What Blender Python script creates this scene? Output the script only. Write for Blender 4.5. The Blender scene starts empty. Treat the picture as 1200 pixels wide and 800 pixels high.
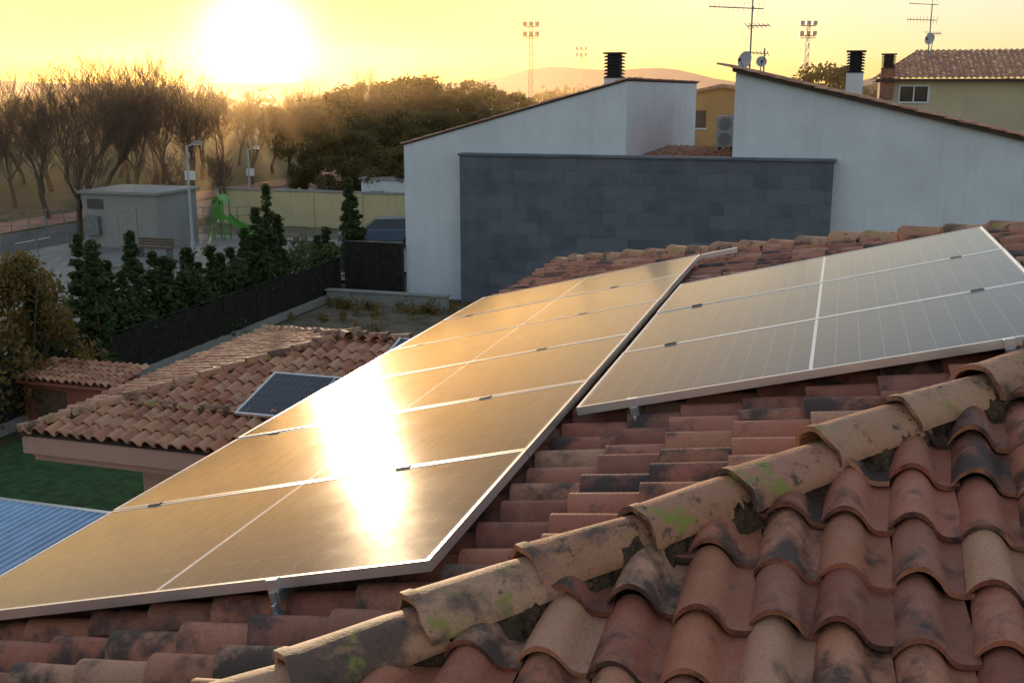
import bpy, bmesh, math, random
import numpy as np
from mathutils import Vector, Matrix
random.seed(7); rng=np.random.default_rng(7)
AZ=math.radians(16.77)          # street grid azimuth
S=math.radians(13.93)           # roof pitch
TS,CS,SS=math.tan(S),math.cos(S),math.sin(S)
ROTZ=-AZ
scene=bpy.context.scene
GZ=-7.5                          # ground level (camera eye = 0)

# ------------------------------------------------------------------ materials
def new_mat(name):
    m=bpy.data.materials.new(name); m.use_nodes=True
    nt=m.node_tree; b=nt.nodes['Principled BSDF']; return m,nt,b
def N(nt,t,**k):
    n=nt.nodes.new(t)
    for a,v in k.items(): setattr(n,a,v)
    return n
def noise(nt,vec,scale,detail=6,rough=.6):
    n=N(nt,'ShaderNodeTexNoise'); n.inputs['Scale'].default_value=scale
    n.inputs['Detail'].default_value=detail; n.inputs['Roughness'].default_value=rough
    nt.links.new(vec,n.inputs['Vector']); return n.outputs['Fac']
def ramp(nt,fac,stops,interp='LINEAR'):
    r=N(nt,'ShaderNodeValToRGB'); cr=r.color_ramp; cr.interpolation=interp
    while len(cr.elements)>1: cr.elements.remove(cr.elements[-1])
    for i,(p,c) in enumerate(stops):
        e=cr.elements[0] if i==0 else cr.elements.new(p)
        e.position=p; e.color=(c,c,c,1) if not isinstance(c,tuple) else (*c,1)
    nt.links.new(fac,r.inputs[0]); return r.outputs[0]
def mix(nt,fac,a,b,mode='MIX'):
    m=N(nt,'ShaderNodeMix',data_type='RGBA',blend_type=mode)
    for sock,v in ((m.inputs[0],fac),(m.inputs[6],a),(m.inputs[7],b)):
        if isinstance(v,(int,float)): sock.default_value=v
        elif isinstance(v,tuple): sock.default_value=(*v,1)
        else: nt.links.new(v,sock)
    return m.outputs[2]
def math_(nt,op,a,b=None,c=None,clamp=False):
    m=N(nt,'ShaderNodeMath',operation=op,use_clamp=clamp)
    for i,v in enumerate((a,b,c)):
        if v is None: continue
        if isinstance(v,(int,float)): m.inputs[i].default_value=v
        else: nt.links.new(v,m.inputs[i])
    return m.outputs[0]
def bump(nt,b,h,strength,dist=.01):
    n=N(nt,'ShaderNodeBump'); n.inputs['Strength'].default_value=strength; n.inputs['Distance'].default_value=dist
    nt.links.new(h,n.inputs['Height']); nt.links.new(n.outputs[0],b.inputs['Normal'])
def objc(nt): return N(nt,'ShaderNodeTexCoord').outputs['Object']
def simple(name,col,rough=.7,var=.25,scale=3,metal=0,bmp=.3,bd=.01,bscale=40,spec=.5):
    m,nt,b=new_mat(name); o=objc(nt)
    f=noise(nt,o,scale,4); lo=tuple(c*(1-var) for c in col); hi=tuple(min(1,c*(1+var)) for c in col)
    c=ramp(nt,f,[(.3,lo),(.7,hi)]); nt.links.new(c,b.inputs['Base Color'])
    b.inputs['Roughness'].default_value=rough; b.inputs['Metallic'].default_value=metal
    b.inputs['Specular IOR Level'].default_value=spec
    if bmp: bump(nt,b,noise(nt,o,bscale,3),bmp,bd)
    return m

def tile_mat(name,cols,dark=.6,moss=0,pale=(.54,.33,.22),thr=.57):
    m,nt,b=new_mat(name); o=objc(nt)
    geo=N(nt,'ShaderNodeNewGeometry'); rnd=geo.outputs['Random Per Island']
    uv=N(nt,'ShaderNodeUVMap').outputs[0]
    sep=N(nt,'ShaderNodeSeparateXYZ'); nt.links.new(uv,sep.inputs[0])
    n=len(cols); base=ramp(nt,rnd,[(i/n,c) for i,c in enumerate(cols)],'CONSTANT')
    n1=noise(nt,o,9,7,.65)
    base=mix(nt,ramp(nt,n1,[(.38,0),(.72,.5)]),base,mix(nt,.5,base,pale))
    off=math_(nt,'MULTIPLY',rnd,37.)
    comb=N(nt,'ShaderNodeCombineXYZ'); nt.links.new(off,comb.inputs[0]); nt.links.new(off,comb.inputs[2])
    va=N(nt,'ShaderNodeVectorMath',operation='ADD'); nt.links.new(o,va.inputs[0]); nt.links.new(comb.outputs[0],va.inputs[1])
    n2=noise(nt,va.outputs[0],7,6,.62)
    low=ramp(nt,sep.outputs[1],[(.0,.11),(.35,.06),(.9,-.0)])
    r2=math_(nt,'FRACT',math_(nt,'MULTIPLY',rnd,71.7))
    sm=math_(nt,'ADD',math_(nt,'ADD',n2,low),math_(nt,'MULTIPLY',math_(nt,'SUBTRACT',r2,.5),.24))
    stain=ramp(nt,sm,[(thr,0.),(thr+.17,dark)])
    base=mix(nt,stain,base,(.04,.031,.028))
    n3=noise(nt,o,130,2,.7)
    base=mix(nt,ramp(nt,n3,[(.5,0),(.75,.45)]),base,(.07,.042,.035))
    if moss:
        n4=noise(nt,o,5.5,7,.7)
        base=mix(nt,ramp(nt,n4,[(.565,0),(.63,moss)]),base,(.24,.235,.035))
        n5=noise(nt,o,12,5,.75)
        base=mix(nt,ramp(nt,n5,[(.56,0),(.65,.85)]),base,(.06,.042,.03))
    nt.links.new(base,b.inputs['Base Color'])
    b.inputs['Roughness'].default_value=.66; b.inputs['Specular IOR Level'].default_value=.4
    h=math_(nt,'ADD',math_(nt,'MULTIPLY',n1,.6),math_(nt,'MULTIPLY',noise(nt,o,70,4,.7),.5))
    bump(nt,b,h,.8,.008)
    return m
M={}
M['tile']=tile_mat('terracotta_tiles',[(.45,.145,.078),(.37,.105,.06),(.50,.19,.105),(.33,.11,.07),(.46,.155,.095),(.41,.14,.072),(.52,.25,.15),(.28,.08,.05)],.9,thr=.54)
M['tile2']=tile_mat('old_ochre_tiles',[(.56,.25,.135),(.48,.185,.10),(.60,.31,.175),(.44,.165,.10),(.58,.27,.155)],.4)
M['cap']=tile_mat('ridge_cap_clay',[(.46,.215,.12),(.42,.175,.095),(.49,.25,.145),(.44,.185,.11)],.8,.85,thr=.56)
M['mortar']=simple('mortar',(.095,.060,.038),1,.6,16,bmp=1,bd=.04,bscale=35,spec=.1)
M['under']=simple('roof_underlay',(.07,.045,.035),.9)
M['alu']=simple('anodised_aluminium',(.78,.78,.79),.33,.06,8,metal=.9,bmp=.05)
M['alu_d']=simple('grey_metal',(.35,.35,.36),.45,.15,8,metal=.8,bmp=.05)
M['black']=simple('black_plastic',(.02,.02,.022),.5,.2)
M['steel']=simple('galvanised_steel',(.22,.225,.23),.5,.2,5,metal=.5)
def plaster(name,col,str_=.5,streak=.35):
    m,nt,b=new_mat(name); o=objc(nt)
    n1=noise(nt,o,.7,5,.6); n2=noise(nt,o,9,4,.6)
    mp=N(nt,'ShaderNodeMapping'); mp.inputs['Scale'].default_value=(2.5,2.5,.25); nt.links.new(o,mp.inputs[0])
    n3=noise(nt,mp.outputs[0],1.3,5,.65)
    c=mix(nt,ramp(nt,n1,[(.3,0),(.7,1)]),tuple(x*.84 for x in col),col)
    c=mix(nt,ramp(nt,n3,[(.5,0),(.8,streak)]),c,tuple(x*.60 for x in col))
    c=mix(nt,ramp(nt,n2,[(.4,0),(.8,.28)]),c,tuple(x*.78 for x in col))
    nt.links.new(c,b.inputs['Base Color']); b.inputs['Roughness'].default_value=.9
    bump(nt,b,noise(nt,o,22,5,.7),str_,.025); return m
M['white']=plaster('white_render',(.77,.79,.83))
M['beige']=plaster('beige_render',(.62,.50,.32))
M['ochre']=plaster('ochre_render',(.60,.33,.13))
M['pink']=plaster('pink_render',(.58,.33,.27))
M['redwall']=plaster('red_render',(.38,.12,.08))
M['concrete']=plaster('concrete',(.34,.32,.29),.6,.6)
M['yellow']=plaster('sand_wall',(.68,.56,.32))
def slate():
    m,nt,b=new_mat('slate_cladding'); o=objc(nt)
    s=N(nt,'ShaderNodeSeparateXYZ'); nt.links.new(o,s.inputs[0])
    cb=N(nt,'ShaderNodeCombineXYZ'); nt.links.new(math_(nt,'ADD',s.outputs[0],s.outputs[1]),cb.inputs[0]); nt.links.new(s.outputs[2],cb.inputs[1])
    br=N(nt,'ShaderNodeTexBrick'); nt.links.new(cb.outputs[0],br.inputs['Vector'])
    br.inputs['Scale'].default_value=1; br.inputs['Brick Width'].default_value=.9; br.inputs['Row Height'].default_value=.45
    br.inputs['Mortar Size'].default_value=.006; br.inputs['Color1'].default_value=(.080,.090,.115,1); br.inputs['Color2'].default_value=(.14,.15,.175,1)
    br.inputs['Mortar'].default_value=(.05,.055,.065,1); br.inputs['Bias'].default_value=-.1
    n1=noise(nt,o,1.6,7,.65)
    c=mix(nt,ramp(nt,n1,[(.35,0),(.7,.6)]),br.outputs[0],(.17,.178,.20))
    nt.links.new(c,b.inputs['Base Color']); b.inputs['Roughness'].default_value=.6
    bump(nt,b,math_(nt,'ADD',noise(nt,o,6,6,.7),math_(nt,'MULTIPLY',br.outputs[1],-.4)),.5,.02); return m
M['slate']=slate()
def glass_cells():
    m,nt,b=new_mat('photovoltaic_glass')
    uv=N(nt,'ShaderNodeUVMap').outputs[0]; s=N(nt,'ShaderNodeSeparateXYZ'); nt.links.new(uv,s.inputs[0])
    U,V=s.outputs[0],s.outputs[1]
    def inset(x,mg): return math_(nt,'DIVIDE',math_(nt,'SUBTRACT',x,mg),1-2*mg)
    u=inset(U,.012); v=inset(V,.022)
    cu=math_(nt,'FRACT',math_(nt,'MULTIPLY',u,20)); cv=math_(nt,'FRACT',math_(nt,'MULTIPLY',v,6))
    du=math_(nt,'ABSOLUTE',math_(nt,'SUBTRACT',cu,.5)); dv=math_(nt,'ABSOLUTE',math_(nt,'SUBTRACT',cv,.5))
    lu=math_(nt,'GREATER_THAN',du,.486); lv=math_(nt,'GREATER_THAN',dv,.491)
    ch=math_(nt,'GREATER_THAN',math_(nt,'ADD',math_(nt,'MULTIPLY',du,.5),dv),.72)
    line=math_(nt,'MAXIMUM',math_(nt,'MAXIMUM',lu,lv),ch)
    mid=math_(nt,'LESS_THAN',math_(nt,'ABSOLUTE',math_(nt,'SUBTRACT',U,.5)),.0038)
    eu=math_(nt,'GREATER_THAN',math_(nt,'ABSOLUTE',math_(nt,'SUBTRACT',U,.5)),.490)
    ev=math_(nt,'GREATER_THAN',math_(nt,'ABSOLUTE',math_(nt,'SUBTRACT',V,.5)),.484)
    edge=math_(nt,'MAXIMUM',math_(nt,'MULTIPLY',mid,.8),math_(nt,'MULTIPLY',math_(nt,'MAXIMUM',eu,ev),.4))
    bb=math_(nt,'GREATER_THAN',math_(nt,'ABSOLUTE',math_(nt,'SUBTRACT',math_(nt,'FRACT',math_(nt,'MULTIPLY',v,54)),.5)),.44)
    o=objc(nt); nz=noise(nt,o,3,3)
    cell=mix(nt,nz,(.006,.010,.026),(.012,.018,.038))
    cell=mix(nt,math_(nt,'MULTIPLY',bb,.25),cell,(.12,.13,.15))
    c=mix(nt,math_(nt,'MULTIPLY',line,.42),cell,(.42,.44,.47)); c=mix(nt,edge,c,(.82,.84,.86))
    dust=noise(nt,o,1.1,7,.7); d2=noise(nt,o,40,4,.7)
    c=mix(nt,math_(nt,'MULTIPLY',ramp(nt,dust,[(.35,.2),(.75,1)]),math_(nt,'MULTIPLY',d2,.09)),c,(.5,.47,.42))
    nt.links.new(c,b.inputs['Base Color'])
    nt.links.new(ramp(nt,dust,[(.3,.10),(.7,.16)]),b.inputs['Roughness'])
    b.inputs['IOR'].default_value=1.29
    bump(nt,b,noise(nt,o,260,2),.04,.002)
    return m
M['pv']=glass_cells()
def foliage(name,c1,c2,tr=.35):
    m,nt,b=new_mat(name)
    rnd=N(nt,'ShaderNodeNewGeometry').outputs['Random Per Island']
    c=ramp(nt,rnd,[(0,c1),(1,c2)]); nt.links.new(c,b.inputs['Base Color']); b.inputs['Roughness'].default_value=.65
    b.inputs['Specular IOR Level'].default_value=.25
    t=N(nt,'ShaderNodeBsdfTranslucent'); nt.links.new(mix(nt,.5,c,(.35,.25,.05),'ADD'),t.inputs[0])
    mx=N(nt,'ShaderNodeMixShader'); mx.inputs[0].default_value=tr
    nt.links.new(b.outputs[0],mx.inputs[1]); nt.links.new(t.outputs[0],mx.inputs[2])
    nt.links.new(mx.outputs[0],nt.nodes['Material Output'].inputs[0]); return m
M['cyp']=foliage('cypress_foliage',(.03,.055,.02),(.07,.10,.035),.25)
M['pine']=foliage('evergreen_foliage',(.05,.05,.018),(.12,.095,.035),.4)
M['shrub']=foliage('shrub_foliage',(.10,.10,.03),(.24,.13,.04),.4)
M['bark']=simple('bark',(.10,.07,.05),.9,.4,6,bmp=.8,bd=.03,bscale=12)
M['bark2']=simple('twig_bark',(.14,.085,.05),.9,.3,2,bmp=0)

def ground_mat():
    m,nt,b=new_mat('dry_grass_ground'); o=objc(nt)
    n1=noise(nt,o,.05,7,.6); n2=noise(nt,o,1.5,6,.7)
    c=mix(nt,ramp(nt,n1,[(.4,0),(.6,1)]),(.055,.075,.025),(.11,.085,.05))
    c=mix(nt,ramp(nt,n2,[(.4,0),(.75,.7)]),c,(.05,.05,.025)); nt.links.new(c,b.inputs['Base Color'])
    b.inputs['Roughness'].default_value=.95; b.inputs['Specular IOR Level'].default_value=.1; bump(nt,b,n2,.6,.1); return m
M['ground']=ground_mat()
M['lawn']=simple('lawn_grass',(.035,.085,.018),.95,.5,4,bmp=1,bd=.05,bscale=25)
M['gravel']=simple('garden_soil',(.15,.115,.07),.95,.5,1.5,bmp=.8,bd=.04,bscale=12)
M['asphalt']=simple('asphalt',(.06,.06,.062),.85,.25,1.5,bmp=.5,bscale=60)
M['paint']=simple('road_paint',(.7,.7,.68),.7,.1)
M['redpath']=simple('red_path',(.28,.12,.085),.9,.25,1)
def pavers():
    m,nt,b=new_mat('plaza_pavers'); o=objc(nt)
    br=N(nt,'ShaderNodeTexBrick'); nt.links.new(o,br.inputs['Vector']); br.inputs['Scale'].default_value=1
    br.inputs['Brick Width'].default_value=1.2; br.inputs['Row Height'].default_value=1.2; br.inputs['Mortar Size'].default_value=.03; br.offset=0
    br.inputs['Color1'].default_value=(.22,.205,.19,1); br.inputs['Color2'].default_value=(.28,.255,.235,1); br.inputs['Mortar'].default_value=(.12,.11,.10,1)
    n=noise(nt,o,.5,7,.65); c=mix(nt,ramp(nt,n,[(.4,0),(.7,.7)]),br.outputs[0],(.13,.12,.105)); nt.links.new(c,b.inputs['Base Color']); b.inputs['Roughness'].default_value=.75
    return m
M['pavers']=pavers()
M['green']=simple('green_plastic',(.10,.32,.05),.4,.1)
M['wood']=simple('bench_wood',(.12,.07,.04),.7,.3,8)
M['bluecover']=simple('blue_corrugated_cover',(.45,.63,.84),.4,.12,3)
M['mesh']=simple('dark_shade_mesh',(.030,.027,.022),.9,.4,6,spec=.1)
M['glassw']=simple('window_glass',(.03,.035,.04),.08,.1,bmp=0)
M['hill']=simple('distant_hill',(.20,.165,.195),1,.12,.004,bmp=0)  # distance haze put into the mauve base colour
M['carb']=simple('grey_blue_car_paint',(.10,.13,.18),.3,.05,bmp=0)
M['lampw']=simple('lamp_lens',(.7,.7,.68),.3,.05,bmp=0)
M['brick']=simple('chimney_brick',(.28,.12,.08),.9,.3,6)
M['dish']=simple('dish_paint',(.42,.42,.43),.6,.1,bmp=0)

# ------------------------------------------------------------------ mesh builder
class MB:
    def __init__(s): s.v=[];s.f=[];s.m=[];s.mats=[]
    def mi(s,k):
        if k not in s.mats: s.mats.append(k)
        return s.mats.index(k)
    def add(s,vs,fs,k):
        o=len(s.v); s.v+= [tuple(v) for v in vs]; i=s.mi(k)
        for f in fs: s.f.append(tuple(a+o for a in f)); s.m.append(i)
    def box(s,x0,x1,y0,y1,z0,z1,k):
        vs=[(x,y,z) for z in (z0,z1) for y in (y0,y1) for x in (x0,x1)]
        s.add(vs,[(0,2,3,1),(4,5,7,6),(0,1,5,4),(2,6,7,3),(0,4,6,2),(1,3,7,5)],k)
    def prism(s,poly,axis,a0,a1,k):
        n=len(poly); mk={'y':lambda p,a:(p[0],a,p[1]),'x':lambda p,a:(a,p[0],p[1]),'z':lambda p,a:(p[0],p[1],a)}[axis]
        vs=[mk(p,a0) for p in poly]+[mk(p,a1) for p in poly]
        s.add(vs,[tuple(range(n)),tuple(range(2*n-1,n-1,-1))]+[(i,i+n,(i+1)%n+n,(i+1)%n) for i in range(n)],k)
    def tube(s,p0,p1,r0,r1,n,k,caps=True):
        p0=Vector(p0);p1=Vector(p1);d=(p1-p0)
        if d.length<1e-6:return
        d.normalize(); a=d.orthogonal().normalized(); b=d.cross(a)
        vs=[]
        for p,r in ((p0,r0),(p1,r1)):
            for i in range(n):
                t=2*math.pi*i/n; vs.append(p+a*(r*math.cos(t))+b*(r*math.sin(t)))
        fs=[(i,(i+1)%n,(i+1)%n+n,i+n) for i in range(n)]
        if caps: fs+= [tuple(range(n-1,-1,-1)),tuple(range(n,2*n))]
        s.add(vs,fs,k)
    def obj(s,name,parent=None,grid=True,smooth=False,bevel=0,loc=None):
        me=bpy.data.meshes.new(name); me.from_pydata(s.v,[],s.f)
        for k in s.mats: me.materials.append(M[k])
        me.polygons.foreach_set('material_index',s.m)
        if smooth: me.polygons.foreach_set('use_smooth',[True]*len(s.f))
        me.update(); o=bpy.data.objects.new(name,me); scene.collection.objects.link(o)
        if parent: o.parent=parent
        elif grid: o.rotation_euler.z=ROTZ
        if loc: o.location=loc
        if bevel:
            b=o.modifiers.new('bevel','BEVEL'); b.width=bevel; b.segments=2; b.limit_method='ANGLE'
        return o
def empty(name,grid=True):
    e=bpy.data.objects.new(name,None); scene.collection.objects.link(e); e.empty_display_size=.5
    if grid: e.rotation_euler.z=ROTZ
    return e
def G(p,q): return (math.cos(AZ)*p+math.sin(AZ)*q, -math.sin(AZ)*p+math.cos(AZ)*q)
def Gi(x,y): return (math.cos(AZ)*x-math.sin(AZ)*y, math.sin(AZ)*x+math.cos(AZ)*y)
def inst(me,name,loc,rz=0,sc=(1,1,1)):
    o=bpy.data.objects.new(name,me); scene.collection.objects.link(o); o.location=loc; o.rotation_euler.z=rz; o.scale=sc; return o

# ------------------------------------------------------------------ barrel tiles
def tile_face(name,parent,origin,e,up,width,length,clips,mat,w=.19,ex=.26,keep=None,lod=12,hh0=.060):
    origin=np.array(origin,float);e=np.array(e,float);up=np.array(up,float);n=np.cross(e,up)
    if n[2]<0:n=-n
    nu=lod;tv=[0,.33,.66,1.0]
    L=ex*1.18
    prof=[]
    for i in range(nu+1):
        x=i/nu
        if x<=.66: hh=hh0*math.sin(math.pi*x/.66)**.72
        else: hh=-.006*math.sin(math.pi*(x-.66)/.34)
        prof.append((x,hh))
    V=[];F=[];UV=[];base=0
    nc=int(width/w)+1;nr=int(length/ex)+1
    quads=[]
    W1=nu+1
    for r in range(3):
        for i in range(nu): quads.append((r*W1+i,r*W1+i+1,(r+1)*W1+i+1,(r+1)*W1+i))
    lo=4*W1
    for i in range(nu): quads.append((lo+W1+i,lo+W1+i+1,lo+i+1,lo+i))
    quads.append((6*W1+0,6*W1+2,6*W1+3,6*W1+1))
    for c in range(nc):
        colj=rng.normal(0,.004)
        for r in range(nr):
            ctr=origin+e*((c+.5)*w)+up*((r+.5)*ex)
            if keep is not None and not keep(ctr): continue
            js=colj+rng.normal(0,.004);jt=rng.normal(0,.011);jh=abs(rng.normal(0,.005));rot=rng.normal(0,.025);tl=rng.normal(0,.009)
            hs=1+rng.normal(0,.08)
            vs=[]
            def pt(x,hh,t,dz=0):
                flare=1+.13*(1-t)
                sx=(x-.33)*w*flare+.33*w
                tt=t*L
                zz=hh*hs*(1+.12*(1-t))+ .030*(1-t)+jh+dz+tl*(x-.5)
                sx2=sx+rot*(tt-L/2)
                return origin+e*(c*w+sx2+js)+up*(r*ex+tt+jt-rot*(sx-w/2)*.6)+n*zz
            for t in tv:
                for x,hh in prof: vs.append(pt(x,hh,t)); UV.append((x,t))
            for dz in (0,-.019):
                for x,hh in prof: vs.append(pt(x,hh,0,dz)); UV.append((x,0))
            for t in (0,1):
                for dz in (0,-.019): vs.append(pt(0,0,t,dz)); UV.append((0,t))
            V+=vs; F+=[tuple(a+base for a in q) for q in quads]; base+=len(vs)
    me=bpy.data.meshes.new(name); me.from_pydata([tuple(v) for v in V],[],F)
    uvl=me.uv_layers.new(name='UVMap'); UV=np.array(UV,dtype=np.float32)
    li=np.empty(len(me.loops),dtype=np.int32); me.loops.foreach_get('vertex_index',li)
    uvl.data.foreach_set('uv',UV[li].ravel())
    me.polygons.foreach_set('use_smooth',[True]*len(F))
    me.materials.append(M[mat])
    if clips:
        bm=bmesh.new(); bm.from_mesh(me)
        for co,no in clips:
            bmesh.ops.bisect_plane(bm,geom=bm.verts[:]+bm.edges[:]+bm.faces[:],plane_co=co,plane_no=no,clear_outer=True)
        bm.to_mesh(me); bm.free()
    o=bpy.data.objects.new(name,me); scene.collection.objects.link(o); o.parent=parent
    return o
def caps(name,parent,p0,p1,r=.095,ex=.366,mat='cap',lod=14):
    """line of overlapping half-barrel cap tiles from low end p0 up to p1 (base line)."""
    p0=Vector(p0);p1=Vector(p1);d=(p1-p0);Ln=d.length;d.normalize();side=d.cross(Vector((0,0,1))).normalized();up=side.cross(d).normalized()
    V=[];F=[];UV=[];b=0
    n=int(Ln/ex)+1; L=ex*1.16
    for k in range(n):
        jr=random.gauss(0,.004);js=random.gauss(0,.009);jh=random.gauss(0,.005);yaw=random.gauss(0,.04)
        def ringp(t,rr,inner=0):
            out=[]
            for i in range(lod+1):
                a=math.pi*(i/lod)
                rad=(r+jr)*rr-inner
                wob=1+.03*math.sin(3*a+k*1.7)+.010*math.sin(9*a+k*3+t*5)
                out.append(p0+d*(k*ex+t*L+.005*math.sin(5*a+k)*(1-t))+side*(math.cos(a)*rad*1.08*wob+js+yaw*(t-.5)*L)+up*(math.sin(a)*rad*wob+.030*(1-t)+jh))
            return out
        vs=[];rows=((0,1.03),(.07,1.03),(.10,.98),(.35,.955),(.7,.92),(1,.87))
        for t,rr in rows:
            vs+=ringp(t,rr); UV+=[(i/lod,t) for i in range(lod+1)]
        W1=lod+1; nr=len(rows)
        for rr_ in range(nr-1):
            for i in range(lod): F.append(tuple(b+x for x in (rr_*W1+i,rr_*W1+i+1,(rr_+1)*W1+i+1,(rr_+1)*W1+i)))
        vs+=ringp(0,1.03); vs+=ringp(0,1.03,.018); UV+=[(i/lod,0) for i in range(lod+1)]*2
        for i in range(lod): F.append(tuple(b+x for x in (nr*W1+i,(nr+1)*W1+i,(nr+1)*W1+i+1,nr*W1+i+1)))
        vs+=ringp(.0,1.03,.018); vs+=ringp(.5,1.0,.02); UV+=[(i/lod,0) for i in range(lod+1)]*2
        for i in range(lod): F.append(tuple(b+x for x in ((nr+2)*W1+i,(nr+3)*W1+i,(nr+3)*W1+i+1,(nr+2)*W1+i+1)))
        V+=vs;b+=len(vs)
    me=bpy.data.meshes.new(name); me.from_pydata([tuple(v) for v in V],[],F)
    uvl=me.uv_layers.new(name='UVMap'); UV=np.array(UV,dtype=np.float32)
    li=np.empty(len(me.loops),dtype=np.int32); me.loops.foreach_get('vertex_index',li); uvl.data.foreach_set('uv',UV[li].ravel())
    me.polygons.foreach_set('use_smooth',[True]*len(F)); me.materials.append(M[mat])
    o=bpy.data.objects.new(name,me); scene.collection.objects.link(o); o.parent=parent
    # ragged, lumpy mortar bed
    mb=MB(); stp=.016; st=int(Ln/stp); nn=15
    for i in range(st+1):
        q=p0+d*(i*stp)
        for j in range(nn):
            s_=(j/(nn-1)-.5)*2; wd=(r*1.16+.018*math.sin(i*.2)+.014*math.sin(i*.53+1+s_)+random.uniform(-.008,.010))
            mb.v.append(tuple(q+side*(s_*wd)+Vector((0,0,.058*(1-abs(s_)**3)-.060*abs(s_)**4+.012*math.sin(i*.45+j*1.3)+random.uniform(-.009,.009)))))
    mb.mi('mortar')
    for i in range(st):
        for j in range(nn-1):
            mb.f.append((i*nn+j,i*nn+j+1,(i+1)*nn+j+1,(i+1)*nn+j)); mb.m.append(0)
    mb.obj(name+'_mortar',parent,smooth=False)
    return o

# ------------------------------------------------------------------ our house
AP,AQ=2.70,6.21; EP=-3.06
ZP0=-1.338; PP0,QP0=-1.071,2.722
zb=lambda p: ZP0-.165/CS+(p-PP0)*TS
ZA=zb(AP); run=AP-EP; EQ0=AQ-run; EQ1=AQ+run; ZE=zb(EP)
house=empty('tiled_roof_house')
r2=math.sqrt(.5)
tile_face('left_slope_tiles',house,(EP,EQ0,ZE),(0,1,0),(CS,0,SS),2*run,run/CS,
   [((AP,AQ,0),(r2,-r2,0)),((AP,AQ,0),(r2,r2,0))],'tile',keep=lambda c: (c[1]>AQ-(AP-c[0])-.35) and (c[1]<AQ+(AP-c[0])+.35))
tile_face('front_slope_tiles',house,(EP+.05,EQ0,ZE),(1,0,0),(0,CS,SS),7.5-EP,run/CS,
   [((AP,AQ,0),(-r2,r2,0))],'tile',lod=14,keep=lambda c:(c[1]<AQ-(AP-c[0])+.35) )
tile_face('back_slope_tiles',house,(EP,EQ1,ZE),(1,0,0),(0,-CS,SS),7.5-EP,run/CS,
   [((AP,AQ,0),(-r2,-r2,0))],'tile',w=.22,ex=.33,keep=lambda c:(c[1]>AQ+(AP-c[0])-.35),lod=8)
caps('front_hip_caps',house,(EP,EQ0,ZE+.035),(AP,AQ,ZA+.035),r=.10,lod=18)
caps('back_hip_caps',house,(EP,EQ1,ZE+.02),(AP,AQ,ZA+.02),r=.085)
caps('ridge_caps',house,(7.5,AQ,ZA+.04),(AP,AQ,ZA+.04),r=.09)
mb=MB()
dz=-.03
mb.add([(EP,EQ0,ZE+dz),(EP,EQ1,ZE+dz),(AP,AQ,ZA+dz),(7.5,AQ,ZA+dz),(7.5,EQ0,ZE+dz),(7.5,EQ1,ZE+dz)],[(0,2,1),(0,4,3,2),(1,2,3,5)],'under')
mb.box(EP,7.5,EQ0,EQ1,ZE-.2,ZE-.06,'pink')
mb.box(EP+.45,7.1,EQ0+.45,EQ1-.45,GZ,ZE-.2,'pink')
mb.prism([(EQ0+.45,ZE-.1),(EQ1-.45,ZE-.1),(AQ,ZA-.15)],'x',7.0,7.1,'pink')
mb.obj('walls_and_soffit',house)

# ------------------------------------------------------------------ solar panels
def solar_panel(c0,d_right,W=1.977,H=1.05,g=.010,name='solar_panel'):
    """panel on left slope; c0 along eave, d_right = slope coordinate of uphill edge. local frame x downhill, y along eave."""
    x0,x1=g/2,W-g/2;y0,y1=g*.6,H-g*.6; fw=.012;th=.035
    mb=MB()
    mb.add([(x0+fw,y0+fw,-.002),(x1-fw,y0+fw,-.002),(x1-fw,y1-fw,-.002),(x0+fw,y1-fw,-.002)],[(0,3,2,1)],'pv')
    for a,b,c,d in ((x0,x1,y0,y0+fw),(x0,x1,y1-fw,y1),(x0,x0+fw,y0+fw,y1-fw),(x1-fw,x1,y0+fw,y1-fw)): mb.box(a,b,c,d,-th,0,'alu')
    mb.box(x0+fw,x1-fw,y0+fw,y1-fw,-.012,-.008,'black')
    o=mb.obj(name,grid=False)
    me=o.data; uvl=me.uv_layers.new(name='UVMap')
    for l in me.loops:
        v=me.vertices[l.vertex_index].co; uvl.data[l.index].uv=((v.x-x0)/(x1-x0),(v.y-y0)/(y1-y0))
    p=PP0-d_right*CS; z=ZP0-d_right*SS; x,y=G(p,QP0+c0)
    tilt=random.gauss(0,.0015); 
    ex=Vector((-math.cos(AZ)*CS,math.sin(AZ)*CS,-SS+tilt)).normalized(); ey=Vector((math.sin(AZ),math.cos(AZ),random.gauss(0,.0015))).normalized(); ez=ex.cross(ey)
    if ez.z<0: ez=-ez
    m=Matrix((ex,ey,ez)).transposed().to_4x4()
    o.data.transform(m); o.data.update(); o.location=(x,y,z)
    return o
for i in range(6): solar_panel(i*1.05,0)
R0=1.518*1.05
for i in range(3): solar_panel(R0+i*1.05,-.052-1.977)
def slope_pt(c,d,n=0):
    return (PP0-d*CS-n*SS, QP0+c, ZP0-d*SS+n*CS)
mr=MB()
def sbox(c0,c1,d0,d1,n0,n1,k):
    vs=[slope_pt(c,d,n) for n in (n0,n1) for d in (d0,d1) for c in (c0,c1)]
    mr.add(vs,[(0,2,3,1),(4,5,7,6),(0,1,5,4),(2,6,7,3),(0,4,6,2),(1,3,7,5)],k)
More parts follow.
